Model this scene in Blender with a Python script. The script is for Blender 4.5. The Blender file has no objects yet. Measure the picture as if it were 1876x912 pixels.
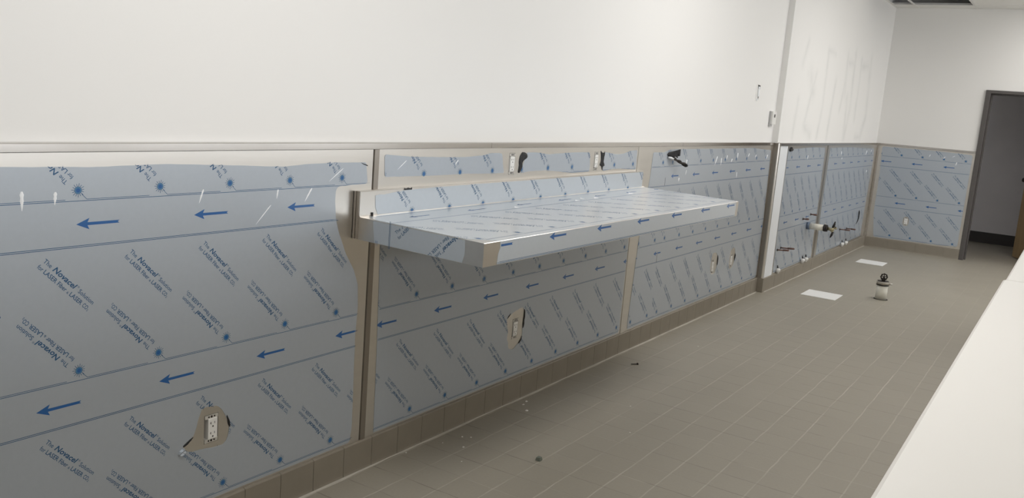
import bpy, bmesh, math, random
from mathutils import Vector, Matrix
from mathutils.geometry import tessellate_polygon
random.seed(7)
SC = bpy.context.scene
COL = SC.collection

# ------------------------------------------------------------------ camera
cam_d = bpy.data.cameras.new('camera'); cam = bpy.data.objects.new('camera', cam_d); COL.objects.link(cam)
RT = Vector((0.83574827, 0.54349216, 0.07836518)); UP = Vector((-0.15764819, 0.10077977, 0.98233929)); FW = Vector((-0.52599608, 0.83334249, -0.16990707))
M4 = Matrix((RT, UP, -FW)).transposed().to_4x4(); M4.translation = Vector((2.1442, 0.0, 1.4532))
cam.matrix_world = M4
cam_d.sensor_width = 36.0; cam_d.lens = 1615.35 / 1876 * 36.0; cam_d.clip_start = 0.02
SC.camera = cam

# ------------------------------------------------------------------ light
SC.view_settings.view_transform = 'Standard'; SC.view_settings.look = 'None'
SC.view_settings.gamma = 1.0; SC.view_settings.use_curve_mapping = False
SC.view_settings.exposure = 0.0
wd = bpy.data.worlds.new('world'); SC.world = wd; wd.use_nodes = True
wd.node_tree.nodes['Background'].inputs[0].default_value = (0.93, 0.96, 1.0, 1)
wd.node_tree.nodes['Background'].inputs[1].default_value = 3.7
TROFFER_W = 14.5                     # watts per ceiling light
TROFFERS = [(1.25, 1.6), (1.25, 4.9), (1.6, 8.1), (2.3, 10.7), (4.6, 0.2), (4.6, 3.4), (4.6, 6.6), (4.6, 9.9)]
CEIL = 2.83; YF = 11.335; YB = -3.5; XR = 7.5

# ------------------------------------------------------------------ materials
def newmat(name):
    m = bpy.data.materials.new(name); m.use_nodes = True
    return m, m.node_tree.nodes, m.node_tree.links, m.node_tree.nodes['Principled BSDF']
def mat(name, col, rough=.5, metal=0., spec=.5, noise=0., nscale=20., stretch=(1, 1, 1), bump=0., coat=0.):
    m, N, L, b = newmat(name)
    b.inputs['Base Color'].default_value = (*col, 1); b.inputs['Roughness'].default_value = rough
    b.inputs['Metallic'].default_value = metal; b.inputs['Specular IOR Level'].default_value = spec
    b.inputs['Coat Weight'].default_value = coat; b.inputs['Coat Roughness'].default_value = .22
    if noise or bump:
        tc = N.new('ShaderNodeTexCoord'); mp = N.new('ShaderNodeMapping'); nz = N.new('ShaderNodeTexNoise')
        mp.inputs['Scale'].default_value = stretch; nz.inputs['Scale'].default_value = nscale; nz.inputs['Detail'].default_value = 4
        L.new(tc.outputs['Object'], mp.inputs[0]); L.new(mp.outputs[0], nz.inputs['Vector'])
        if noise:
            mx = N.new('ShaderNodeMix'); mx.data_type = 'RGBA'
            mx.inputs['A'].default_value = (*[c * (1 - noise) for c in col], 1); mx.inputs['B'].default_value = (*[min(1, c * (1 + noise)) for c in col], 1)
            L.new(nz.outputs['Fac'], mx.inputs['Factor']); L.new(mx.outputs['Result'], b.inputs['Base Color'])
        if bump:
            bp = N.new('ShaderNodeBump'); bp.inputs['Strength'].default_value = bump; bp.inputs['Distance'].default_value = .01
            L.new(nz.outputs['Fac'], bp.inputs['Height']); L.new(bp.outputs[0], b.inputs['Normal'])
    return m
STEEL = mat('brushed_steel', (.70, .675, .635), .30, 1.0, noise=.05, nscale=30, stretch=(1, .05, 1))
STEEL_D = mat('trim_steel', (.58, .555, .525), .19, 1.0, noise=.05, nscale=30, stretch=(1, .05, 1))
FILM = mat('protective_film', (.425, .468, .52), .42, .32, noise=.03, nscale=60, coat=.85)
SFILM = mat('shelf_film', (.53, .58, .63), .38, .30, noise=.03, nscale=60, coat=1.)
STRIP = mat('strip_dark_reflection', (.33, .30, .265), .32, .9)  # steel darkened in its colour to stand for dark reflections
WFILM = mat('white_film', (.74, .76, .78), .5)
NAVY = mat('film_ink_navy', (.005, .078, .19), .5, coat=1.)
BLUE = mat('film_ink_blue', (.0, .092, .31), .5, coat=1.)
LBLUE = mat('film_ink_pale', (.05, .175, .33), .5, coat=1.)
WRINK = mat('gleam_and_part_white', (.86, .88, .9), .3)  # white paints the gleams on film blisters; also used for small white parts
BLACK = mat('black', (.008, .008, .009), .6)
DARKGLUE = mat('dark_edge', (.025, .025, .028), .7)
TILE = mat('base_tile', (.245, .217, .174), .55, noise=.12, nscale=9)
GROUT_D = mat('grout_dark', (.05, .045, .038), .9)
CAULK = mat('caulk', (.50, .47, .41), .8, noise=.2, nscale=12)
WHITEP = mat('white_plastic', (.80, .79, .76), .35)
PVC = mat('pvc_white', (.72, .70, .62), .45, noise=.06, nscale=30)
COUNTER = mat('white_solid_surface', (.74, .725, .69), .42, noise=.015, nscale=3)
HALFWALL = mat('halfwall_paint', (.60, .53, .43), .6)
CEILM = mat('ceiling_tile', (.78, .77, .74), .9, noise=.04, nscale=60)
TBAR = mat('ceiling_bar', (.74, .73, .70), .5)
VOID = mat('plenum_dark', (.012, .011, .014), .9, noise=.4, nscale=3)
FRAMEM = mat('door_frame_paint', (.085, .077, .073), .45)
WOOD = mat('door_wood', (.36, .25, .13), .45, noise=.25, nscale=8, stretch=(6, 6, .6))
HALLP = mat('hall_paint', (.74, .71, .72), .7, noise=.05, nscale=4)
HALLB = mat('hall_base', (.04, .035, .033), .6)
COPPER = mat('copper', (.20, .12, .10), .5, .6)
BRASS = mat('brass', (.42, .38, .25), .4, .9)
IRON = mat('dark_iron', (.035, .03, .027), .5, .5)
GALV = mat('galvanised', (.66, .64, .60), .4, .45, noise=.2, nscale=80)
PLATE = mat('white_plate', (.93, .93, .91), .4)
CHIP = mat('plaster_chip', (.85, .84, .8), .8)
STONE = mat('pebble', (.16, .18, .15), .8)
WHITEW = mat('window_frame_paint', (.7, .7, .7), .5)
LEDM, N, L, b = newmat('light_diffuser'); b.inputs['Emission Color'].default_value = (1, .97, .93, 1); b.inputs['Emission Strength'].default_value = 3.0

def wall_material():
    m, N, L, b = newmat('painted_drywall'); b.inputs['Roughness'].default_value = .75; b.inputs['Specular IOR Level'].default_value = .2
    tc = N.new('ShaderNodeTexCoord'); sp = N.new('ShaderNodeSeparateXYZ'); L.new(tc.outputs['Object'], sp.inputs[0])
    cb = N.new('ShaderNodeCombineXYZ'); L.new(sp.outputs['Y'], cb.inputs[0]); L.new(sp.outputs['Z'], cb.inputs[1])
    nz = N.new('ShaderNodeTexNoise'); nz.inputs['Scale'].default_value = 5; nz.inputs['Detail'].default_value = 5
    L.new(tc.outputs['Object'], nz.inputs['Vector'])
    wob = N.new('ShaderNodeVectorMath'); wob.operation = 'MULTIPLY_ADD'; wob.inputs[1].default_value = (.07, .05, 0)
    L.new(nz.outputs['Color'], wob.inputs[0]); L.new(cb.outputs[0], wob.inputs[2])
    off = N.new('ShaderNodeVectorMath'); off.operation = 'ADD'; off.inputs[1].default_value = (-.035, -.025, 0); L.new(wob.outputs[0], off.inputs[0])
    def mth(op, a, c, clamp=False):
        n = N.new('ShaderNodeMath'); n.operation = op; n.use_clamp = clamp
        for i, v in enumerate((a, c)):
            if v is None: continue
            if isinstance(v, (int, float)): n.inputs[i].default_value = v
            else: L.new(v, n.inputs[i])
        return n.outputs[0]
    # ghost of painted-over strokes on the rear part of the wall: (y0,z0,y1,z1,width)
    S = [(7.82, 2.12, 7.72, 1.92, .05), (8.0, 1.86, 8.17, 1.7, .09), (8.2, 1.86, 8.02, 1.45, .05), (7.72, 1.62, 7.68, 1.3, .05), (8.0, 1.4, 8.25, 1.32, .06),
         (8.54, 2.09, 8.56, 1.57, .05), (8.56, 1.57, 8.5, 1.3, .05), (8.54, 2.10, 8.8, 2.09, .035), (8.95, 1.85, 8.87, 1.3, .05), (9.3, 2.1, 9.37, 1.75, .055),
         (9.33, 1.85, 9.25, 1.6, .05), (9.5, 1.7, 9.58, 1.3, .06), (9.63, 2.15, 9.69, 1.6, .06), (9.69, 1.6, 9.6, 1.3, .06), (9.94, 2.12, 9.97, 1.5, .05),
         (10.4, 2.16, 10.52, 1.54, .07), (10.52, 1.54, 10.36, 1.3, .07), (9.4, 2.05, 9.6, 2.05, .05), (10.0, 2.06, 10.3, 2.08, .05), (10.1, 1.31, 10.35, 1.3, .04)]
    acc = None
    for y0, z0, y1, z1, w in S:
        pa = N.new('ShaderNodeVectorMath'); pa.operation = 'SUBTRACT'; L.new(off.outputs[0], pa.inputs[0]); pa.inputs[1].default_value = (y0, z0, 0)
        d = Vector((y1 - y0, z1 - z0, 0)); dt = N.new('ShaderNodeVectorMath'); dt.operation = 'DOT_PRODUCT'
        L.new(pa.outputs[0], dt.inputs[0]); dt.inputs[1].default_value = d / d.length_squared
        t = mth('MULTIPLY', dt.outputs['Value'], 1.0, True)
        sc = N.new('ShaderNodeVectorMath'); sc.operation = 'SCALE'; sc.inputs[0].default_value = d; L.new(t, sc.inputs['Scale'])
        ds = N.new('ShaderNodeVectorMath'); ds.operation = 'DISTANCE'; L.new(pa.outputs[0], ds.inputs[0]); L.new(sc.outputs[0], ds.inputs[1])
        g = mth('SUBTRACT', 1.0, mth('DIVIDE', ds.outputs['Value'], w * 1.9), True)
        acc = g if acc is None else mth('MAXIMUM', acc, g)
    nf = mth('MULTIPLY', acc, mth('ADD', nz.outputs['Fac'], .15)); nf = mth('MULTIPLY', mth('MULTIPLY', nf, nf), .50, True)
    mx = N.new('ShaderNodeMix'); mx.data_type = 'RGBA'; mx.inputs['A'].default_value = (.815, .805, .785, 1); mx.inputs['B'].default_value = (.48, .49, .48, 1)
    L.new(nf, mx.inputs['Factor']); L.new(mx.outputs['Result'], b.inputs['Base Color'])
    return m
WALL = wall_material()

def floor_material():
    m, N, L, b = newmat('quarry_tile_floor')
    tc = N.new('ShaderNodeTexCoord'); sp = N.new('ShaderNodeSeparateXYZ'); L.new(tc.outputs['Object'], sp.inputs[0])
    def mth(op, a, c=None, clamp=False):
        n = N.new('ShaderNodeMath'); n.operation = op; n.use_clamp = clamp
        for i, v in enumerate((a, c)):
            if v is None: continue
            if isinstance(v, (int, float)): n.inputs[i].default_value = v
            else: L.new(v, n.inputs[i])
        return n.outputs[0]
    P = .1525
    nw = N.new('ShaderNodeTexNoise'); nw.inputs['Scale'].default_value = 7; L.new(tc.outputs['Object'], nw.inputs['Vector'])
    jit = mth('MULTIPLY', mth('SUBTRACT', nw.outputs['Fac'], .5), .010)
    ux = mth('DIVIDE', mth('ADD', mth('SUBTRACT', sp.outputs['X'], .18), jit), P); uy = mth('DIVIDE', mth('ADD', mth('SUBTRACT', sp.outputs['Y'], 3.09), jit), P)
    def line(u, w):     # 1 on the joint
        f = mth('ABSOLUTE', mth('SUBTRACT', mth('FRACT', mth('ADD', u, .5)), .5))
        return mth('SUBTRACT', 1.0, mth('DIVIDE', mth('MAXIMUM', mth('SUBTRACT', f, w), 0.0), w), True)
    gx = line(ux, .013); gy = line(uy, .011)
    far_fade = mth('MAXIMUM', mth('DIVIDE', mth('SUBTRACT', 9.4, sp.outputs['Y']), 3.6, True), .22)   # joints drawn fainter towards the far end
    gx = mth('MULTIPLY', gx, far_fade); gy = mth('MULTIPLY', gy, far_fade)
    n2 = N.new('ShaderNodeTexNoise'); n2.inputs['Scale'].default_value = 2.2; n2.inputs['Detail'].default_value = 3; L.new(tc.outputs['Object'], n2.inputs['Vector'])
    n3 = N.new('ShaderNodeTexNoise'); n3.inputs['Scale'].default_value = 9.; n3.inputs['Detail'].default_value = 2
    mp = N.new('ShaderNodeMapping'); mp.inputs['Scale'].default_value = (1.0, .35, 1); mp.inputs['Location'].default_value = (4, 7, 0); L.new(tc.outputs['Object'], mp.inputs[0]); L.new(mp.outputs[0], n3.inputs['Vector'])
    # tile tone, one value per tile
    cb = N.new('ShaderNodeCombineXYZ'); L.new(mth('FLOOR', ux), cb.inputs[0]); L.new(mth('FLOOR', uy), cb.inputs[1])
    wn = N.new('ShaderNodeTexWhiteNoise'); wn.noise_dimensions = '2D'; L.new(cb.outputs[0], wn.inputs['Vector'])
    n4 = N.new('ShaderNodeTexNoise'); n4.inputs['Scale'].default_value = 90; n4.inputs['Detail'].default_value = 3; L.new(tc.outputs['Object'], n4.inputs['Vector'])
    tone = mth('ADD', mth('MULTIPLY', wn.outputs['Value'], .10), mth('ADD', mth('MULTIPLY', n2.outputs['Fac'], .30), mth('MULTIPLY', n4.outputs['Fac'], .30)))
    tone = mth('ADD', tone, .15, True)
    mt = N.new('ShaderNodeMix'); mt.data_type = 'RGBA'; mt.inputs['A'].default_value = (.285, .260, .212, 1); mt.inputs['B'].default_value = (.390, .361, .300, 1); L.new(tone, mt.inputs['Factor'])
    # joints along the room are pale, joints across are dark in places and pale in others
    mx1 = N.new('ShaderNodeMix'); mx1.data_type = 'RGBA'; mx1.inputs['B'].default_value = (.56, .53, .46, 1)
    vis = mth('MULTIPLY', mth('SUBTRACT', n3.outputs['Fac'], .30), 3.2, True)
    L.new(mt.outputs['Result'], mx1.inputs['A']); L.new(mth('MULTIPLY', gx, mth('ADD', mth('MULTIPLY', vis, .42), .08)), mx1.inputs['Factor'])
    rc = N.new('ShaderNodeMix'); rc.data_type = 'RGBA'; rc.inputs['A'].default_value = (.10, .085, .065, 1); rc.inputs['B'].default_value = (.46, .43, .37, 1)
    n5 = N.new('ShaderNodeTexNoise'); n5.inputs['Scale'].default_value = 3.1; mp5 = N.new('ShaderNodeMapping'); mp5.inputs['Location'].default_value = (9, 2, 0); L.new(tc.outputs['Object'], mp5.inputs[0]); L.new(mp5.outputs[0], n5.inputs['Vector'])
    L.new(mth('MULTIPLY', mth('SUBTRACT', n5.outputs['Fac'], .50), 9., True), rc.inputs['Factor'])
    mx2 = N.new('ShaderNodeMix'); mx2.data_type = 'RGBA'; L.new(mx1.outputs['Result'], mx2.inputs['A']); L.new(rc.outputs['Result'], mx2.inputs['B'])
    vis2 = mth('MULTIPLY', mth('SUBTRACT', mth('ADD', mth('MULTIPLY', n2.outputs['Fac'], .4), mth('MULTIPLY', nw.outputs['Fac'], .6)), .42), 6., True)
    L.new(mth('MULTIPLY', gy, mth('ADD', mth('MULTIPLY', vis2, .38), .10)), mx2.inputs['Factor'])
    L.new(mx2.outputs['Result'], b.inputs['Base Color'])
    b.inputs['Roughness'].default_value = .5
    bp = N.new('ShaderNodeBump'); bp.inputs['Strength'].default_value = .25; bp.inputs['Distance'].default_value = .003; bp.invert = True
    L.new(mth('MAXIMUM', gx, gy), bp.inputs['Height']); L.new(bp.outputs[0], b.inputs['Normal'])
    return m
FLOORM = floor_material()

# ------------------------------------------------------------------ mesh helpers
class MB:
    """collects faces of one mesh"""
    def __init__(s): s.v = []; s.f = []; s.m = []; s.sm = []
    def add(s, vs, fs, mi=0, smooth=False):
        o = len(s.v); s.v += [tuple(p) for p in vs]
        for f in fs: s.f.append([o + i for i in f]); s.m.append(mi); s.sm.append(smooth)
        return s
    def box(s, x0, x1, y0, y1, z0, z1, mi=0):
        vs = [(x, y, z) for x in (x0, x1) for y in (y0, y1) for z in (z0, z1)]
        return s.add(vs, [(0, 1, 3, 2), (4, 6, 7, 5), (0, 4, 5, 1), (2, 3, 7, 6), (0, 2, 6, 4), (1, 5, 7, 3)], mi)
    def tube(s, pts, r, n=12, mi=0, caps=True):
        pts = [Vector(p) for p in pts]; rs = r if isinstance(r, (list, tuple)) else [r] * len(pts)
        vs = []; prev = None
        for i, p in enumerate(pts):
            t = (pts[min(i + 1, len(pts) - 1)] - pts[max(i - 1, 0)])
            t = t.normalized() if t.length > 1e-9 else Vector((0, 0, 1))
            if prev is None: a = t.orthogonal().normalized()
            else: a = (prev - t * prev.dot(t)).normalized()
            prev = a; c = t.cross(a)
            vs += [p + (a * math.cos(2 * math.pi * k / n) + c * math.sin(2 * math.pi * k / n)) * rs[i] for k in range(n)]
        fs = [(i * n + k, i * n + (k + 1) % n, (i + 1) * n + (k + 1) % n, (i + 1) * n + k) for i in range(len(pts) - 1) for k in range(n)]
        o = len(s.v); s.add(vs, fs, mi, True)
        if caps: s.f += [[o + k for k in range(n)][::-1], [o + (len(pts) - 1) * n + k for k in range(n)]]; s.m += [mi, mi]; s.sm += [False, False]
        return s
    def sheet(s, loops, mp, d0, d1, mi=0):
        """a plate with holes: loops of (u,v), the first the outline; mp(u,v,d) gives the point, d0 back, d1 front"""
        L3 = [[Vector((u, v, 0)) for u, v in lp] for lp in loops]
        tris = tessellate_polygon(L3); flat = [p for lp in loops for p in lp]
        area = lambda lp: sum(lp[i][0] * lp[(i + 1) % len(lp)][1] - lp[(i + 1) % len(lp)][0] * lp[i][1] for i in range(len(lp)))
        n = len(flat); vs = [mp(u, v, d1) for u, v in flat] + [mp(u, v, d0) for u, v in flat]; fs = []
        for t in tris:
            a, b_, c = [flat[i] for i in t]
            cr = (b_[0] - a[0]) * (c[1] - a[1]) - (c[0] - a[0]) * (b_[1] - a[1])
            t = tuple(t) if cr > 0 else tuple(t)[::-1]
            fs.append(t); fs.append(tuple(i + n for i in t[::-1]))
        o = 0
        for k, lp in enumerate(loops):
            m = len(lp); ccw = area(lp) > 0
            if k: ccw = not ccw
            for i in range(m):
                a, b_ = o + i, o + (i + 1) % m
                q = (a, a + n, b_ + n, b_) if ccw else (a, b_, b_ + n, a + n)
                fs.append(q)
            o += m
        return s.add(vs, fs, mi)
    def build(s, name, mats, parent=None, bevel=0.):
        me = bpy.data.meshes.new(name); me.from_pydata(s.v, [], s.f)
        if not isinstance(mats, (list, tuple)): mats = [mats]
        for m in mats: me.materials.append(m)
        me.polygons.foreach_set('material_index', s.m); me.polygons.foreach_set('use_smooth', s.sm); me.update()
        o = bpy.data.objects.new(name, me); COL.objects.link(o)
        if parent is not None: o.parent = parent; o.matrix_parent_inverse = Matrix.Translation(parent.location).inverted()
        if bevel:
            bv = o.modifiers.new('bevel', 'BEVEL'); bv.width = bevel; bv.segments = 2; bv.limit_method = 'ANGLE'
        return o
def tag(o, label, cat, group=None):
    o['label'] = label; o['category'] = cat
    if group: o['group'] = group
    return o
def struct(o): o['kind'] = 'structure'; return o
def thing(name, loc, label, cat, group=None):
    o = bpy.data.objects.new(name, None); COL.objects.link(o); o.location = loc; o.empty_display_size = .05
    return tag(o, label, cat, group)
def rough_loop(lp, amp=.002, step=.02, keep=None):
    """subdivide an outline and jitter it so a torn edge looks torn"""
    out = []
    for i in range(len(lp)):
        a, b_ = lp[i], lp[(i + 1) % len(lp)]; d = math.hypot(b_[0] - a[0], b_[1] - a[1]); n = max(1, int(d / step))
        for k in range(n):
            t = k / n; out.append((a[0] + (b_[0] - a[0]) * t + random.uniform(-amp, amp), a[1] + (b_[1] - a[1]) * t + random.uniform(-amp, amp)))
    return out
def soft_loop(lp, r=.025, amp=.0006):
    return smooth_loop(rough_loop(lp, amp, r), 2)
def smooth_loop(lp, it=1):
    for _ in range(it):
        out = []
        for i in range(len(lp)):
            a, b_ = lp[i], lp[(i + 1) % len(lp)]
            out += [(a[0] * .75 + b_[0] * .25, a[1] * .75 + b_[1] * .25), (a[0] * .25 + b_[0] * .75, a[1] * .25 + b_[1] * .75)]
        lp = out
    return lp
def inside(lp, u, v):
    c = False; j = len(lp) - 1
    for i in range(len(lp)):
        if (lp[i][1] > v) != (lp[j][1] > v) and u < (lp[j][0] - lp[i][0]) * (v - lp[i][1]) / (lp[j][1] - lp[i][1]) + lp[i][0]: c = not c
        j = i
    return c

# ------------------------------------------------------------------ the printed pattern of the film
def text_tris(body, bold=0., shear=0., size=1.):
    cu = bpy.data.curves.new('t', 'FONT'); cu.body = body; cu.size = size; cu.shear = shear; cu.offset = bold; cu.resolution_u = 2
    ob = bpy.data.objects.new('t', cu); COL.objects.link(ob)
    dg = bpy.context.evaluated_depsgraph_get(); me = bpy.data.meshes.new_from_object(ob.evaluated_get(dg)); me.calc_loop_triangles()
    T = [[(me.vertices[i].co.x, me.vertices[i].co.y) for i in t.vertices] for t in me.loop_triangles]
    bpy.data.objects.remove(ob); bpy.data.curves.remove(cu); bpy.data.meshes.remove(me)
    return T
def fit(T, x0, x1, y0, h):
    xs = [p[0] for t in T for p in t]; a, b_ = min(xs), max(xs); k = (x1 - x0) / (b_ - a)
    return [[(x0 + (p[0] - a) * k, y0 + p[1] * h) for p in t] for t in T]
# two lines of type, 0.185 m long; x along the line, y up, middle of line one at y = 0
BLK = []
BLK += fit(text_tris('The', .004), .000, .0265, -.006, .0168)
BLK += fit(text_tris('Novacel', .022, .25), .034, .1165, -.0065, .0205)
BLK += fit(text_tris('\u00ae', .0), .1185, .1245, .003, .0075)
BLK += fit(text_tris('Solution', .006), .1290, .1850, -.006, .0168)
BLK += fit(text_tris('for', .006), -.002, .0150, -.0262, .0168)
BLK += fit(text_tris('LASER', .010), .0200, .0640, -.0262, .0168)
BLK += fit(text_tris('Fiber', .010), .0695, .1000, -.0262, .0168)
BLK += fit(text_tris('&', .0), .1045, .1105, -.0262, .009)
BLK += fit(text_tris('LASER', .010), .1150, .1590, -.0262, .0168)
BLK += fit(text_tris('CO', .010), .1640, .1815, -.0262, .0168)
BLK += fit(text_tris('2', .010), .1825, .1865, -.0275, .0085)
BLK = [[(x, y) for x, y in t] for t in BLK]
def arrow_tris(u, v):          # tip at (u, v), pointing to -u
    P_ = [(0, 0), (.036, .0150), (.031, .0040), (.122, .0038), (.117, .0), (.122, -.0038), (.031, -.0040), (.036, -.0150)]
    idx = [(0, 2, 1), (0, 6, 2), (0, 7, 6), (2, 6, 4), (2, 4, 3), (6, 5, 4)]
    out = []
    for t in idx:      # cut each triangle once so a torn edge clips it cleanly
        a, b_, c = [P_[i] for i in t]
        tr = [(a, b_, c)]
        for _ in range(2):
            nt = []
            for A, B, C in tr:
                ab = ((A[0] + B[0]) / 2, (A[1] + B[1]) / 2); bc = ((B[0] + C[0]) / 2, (B[1] + C[1]) / 2); ca = ((C[0] + A[0]) / 2, (C[1] + A[1]) / 2)
                nt += [(A, ab, ca), (ab, B, bc), (ca, bc, C), (ab, bc, ca)]
            tr = nt
        out += tr
    return [[(p[0] + u, p[1] + v) for p in t] for t in out]
def seg_tris(u0, v0, u1, v1, w):
    d = math.hypot(u1 - u0, v1 - v0); n = max(1, int(d / .03)); nx, ny = -(v1 - v0) / d * w / 2, (u1 - u0) / d * w / 2; out = []
    for k in range(n):
        a, b_ = k / n, (k + 1) / n
        A = (u0 + (u1 - u0) * a, v0 + (v1 - v0) * a); B = (u0 + (u1 - u0) * b_, v0 + (v1 - v0) * b_)
        p = [(A[0] - nx, A[1] - ny), (B[0] - nx, B[1] - ny), (B[0] + nx, B[1] + ny), (A[0] + nx, A[1] + ny)]
        out += [[p[0], p[1], p[2]], [p[0], p[2], p[3]]]
    return out
def star_tris(u, v):
    rays = []
    for k in range(15):
        a = 2 * math.pi * (k + .3) / 15; c, s_ = math.cos(a), math.sin(a); r1 = .0185 if k % 2 else .0165
        rays += seg_tris(u + c * .0085, v + s_ * .0085, u + c * r1, v + s_ * r1, .0013)
    def disc(r, n=12): return [[(u, v), (u + r * math.cos(2 * math.pi * k / n), v + r * math.sin(2 * math.pi * k / n)), (u + r * math.cos(2 * math.pi * (k + 1) / n), v + r * math.sin(2 * math.pi * (k + 1) / n))] for k in range(n)]
    return rays, disc(.0100), disc(.0058)
LW = .0016
S2 = math.sqrt(.5)
def gen_print(name, parent, mp, d, test, u0, u1, v0, v1, su, sper=.2405, ap=None, aper=.360, vtop=1.1295, vper=.4815, text=True):
    """repeat of the film print over u0..u1, v0..v1 on the surface mp(u,v,d); test(u,v) keeps what lies on the film"""
    ap = ap or {}
    mb = MB()
    def put(T, mi, dd=0.):
        for t in T:
            cu = sum(p[0] for p in t) / 3; cv = sum(p[1] for p in t) / 3
            if u0 <= cu <= u1 and v0 <= cv <= v1 and test(cu, cv):
                mb.add([mp(p[0], p[1], d + dd) for p in t], [(0, 1, 2)], mi)
    for j in range(-1, 3):
        vs = vtop - vper * j
        for vl in ((vs - .0275, 0), (vs - .1445, 0), (vs - .1485, 0)):
            if v0 - .01 < vl[0] < v1 + .01: put(seg_tris(u0 - .01, vl[0], u1 + .01, vl[0], LW), 0)
        k0 = int(math.floor((u0 - .3 - su) / sper)); k1 = int(math.ceil((u1 + .3 - su) / sper))
        for k in range(k0, k1 + 1):
            u = su + k * sper
            if v0 - .03 < vs < v1 + .03:
                rays, lt, dk = star_tris(u, vs); put(rays, 0); put(lt, 2); put(dk, 1, .0001)
                put(seg_tris(u + .010, vs - .010, u + .0235, vs - .0235, .0013), 0)
            if v0 - .03 < vs - .0235 < v1 + .03: put(seg_tris(u + .0235, vs - .0235, u + sper - .034, vs - .0235, .0013), 0)
            if text and v0 - .2 < vs < v1 + .2:
                a, b_ = u - .031, vs + .019       # type running up to the left, upside down
                put([[(a + (-x + y) * S2 * 1.0 , b_ + (x + y * -1.0 * -1.0 * -1.0) * S2) if False else (a + (-x) * S2 + (-y) * S2, b_ + x * S2 + (-y) * S2) for x, y in t] for t in BLK], 0)
            a, b_ = u - .0895, vs - .1725
            if text and v0 - .2 < b_ - .07 < v1 + .2:
                put([[(a + x * S2 + y * S2, b_ - x * S2 + y * S2) for x, y in t] for t in BLK], 0)
        if j in ap and v0 - .03 < vs - .088 < v1 + .03:
            k0 = int(math.floor((u0 - .2 - ap[j]) / aper)); k1 = int(math.ceil((u1 + .2 - ap[j]) / aper))
            for k in range(k0, k1 + 1): put(arrow_tris(ap[j] + k * aper, vs - .0885), 1)
    if not mb.v: return None
    return mb.build(name, [NAVY, BLUE, LBLUE], parent)

# ------------------------------------------------------------------ the setting
J = .0485; YP = 7.281; ZB = .1185; ZC = 1.2517
mb = MB().box(-.3, XR + .2, YB, 15.2, -.1, 0); struct(mb.build('floor', FLOORM))
# left wall: front part, then a step towards the room
mb = MB()
P2 = [(-.2, YB), (-.02, YB), (-.02, YP), (J - .02, YP), (J - .02, YF + .15), (-.2, YF + .15)]
vs = [(x, y, z) for z in (0, 3.6) for x, y in P2]; n = len(P2)
mb.add(vs, [[i, (i + 1) % n, (i + 1) % n + n, i + n] for i in range(n)] + [list(range(n))[::-1], [i + n for i in range(n)]])
struct(mb.build('wall_left', WALL))
# far wall with the door opening
DX0, DX1, DH = 1.125, 2.08, 1.925
mb = MB(); mb.sheet([[(J - .02, 0), (DX0, 0), (DX0, DH), (DX1, DH), (DX1, 0), (XR, 0), (XR, 3.6), (J - .02, 3.6)]], lambda u, v, d: (u, YF + .012 + .13 - d, v), 0, .13)
struct(mb.build('wall_far', WALL))
mb = MB().box(-.2, XR + .2, YB - .15, YB, 0, 3.6); struct(mb.build('wall_near', WALL))
# right wall, mostly shopfront glass
WIN = [(-2.9, -.2), (.1, 2.8), (3.1, 5.8), (6.1, 8.3), (8.6, 11.0)]
mb = MB(); mb.sheet([[(YB, 0), (YF + .15, 0), (YF + .15, 3.6), (YB, 3.6)]] + [[(a, .5), (b_, .5), (b_, 2.5), (a, 2.5)] for a, b_ in WIN], lambda u, v, d: (XR + .15 - d, u, v), 0, .15)
struct(mb.build('wall_right', WALL))
for i, (a, b_) in enumerate(WIN):
    mb = MB(); mb.sheet([[(a, .5), (b_, .5), (b_, 2.5), (a, 2.5)], [(a + .06, .56), (b_ - .06, .56), (b_ - .06, 2.44), (a + .06, 2.44)]], lambda u, v, d: (XR + .1 - d, u, v), 0, .06)
    mb.box(XR + .04, XR + .1, (a + b_) / 2 - .025, (a + b_) / 2 + .025, .56, 2.44)
    struct(mb.build('window_%d' % (i + 1), WHITEW))
    ld = bpy.data.lights.new('portal', 'AREA'); ld.shape = 'RECTANGLE'; ld.size = b_ - a; ld.size_y = 2.0; ld.cycles.is_portal = True
    lo = bpy.data.objects.new('daylight_portal', ld); COL.objects.link(lo); lo.location = (XR + .12, (a + b_) / 2, 1.5); lo.rotation_euler = (math.pi / 2, 0, math.pi / 2)

# ceiling: a field of tiles, four of them missing beside the far left corner
mb = MB()
G = .61; GX = [.0285, .27] + [.27 + G * k for k in range(1, 13)]; GY = [YF + .012, 11.06] + [11.06 - G * 2 * k for k in range(1, 13)]
missing = {(0, 1), (1, 1)}
for i in range(len(GX) - 1):
    for j in range(len(GY) - 1):
        if (i, j) in missing: continue
        x0 = GX[i] if i else -.02
        mb.box(x0, min(GX[i + 1], XR), max(GY[j + 1], YB), GY[j], CEIL, CEIL + .02)
ce = struct(mb.build('ceiling', CEILM))
mb = MB()
for x in GX[1:-1]: mb.box(x - .012, x + .012, YB, YF + .012, CEIL - .004, CEIL + .002)
for y in GY[1:-2]: mb.box(-.02, XR, y - .012, y + .012, CEIL - .0035, CEIL + .0025)
mb.box(-.02, .01, YB, YP, CEIL - .006, CEIL + .002); mb.box(J - .02, J + .01, YP, YF, CEIL - .006, CEIL + .002); mb.box(J, XR, YF - .013, YF + .012, CEIL - .006, CEIL + .002)
struct(mb.build('trim_9', TBAR))
mb = MB().box(-.2, XR + .2, YB, 15.2, 3.6, 3.7); struct(mb.build('ceiling_deck', VOID))
mb = MB()
for y in (10.2, 10.75): mb.tube([(.03, y, 3.02), (2.2, y + .1, 3.02)], .035, 10)
mb.box(.3, 1.9, 9.9, 10.1, 3.1, 3.4)
struct(mb.build('ceiling_ducts', VOID))

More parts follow.
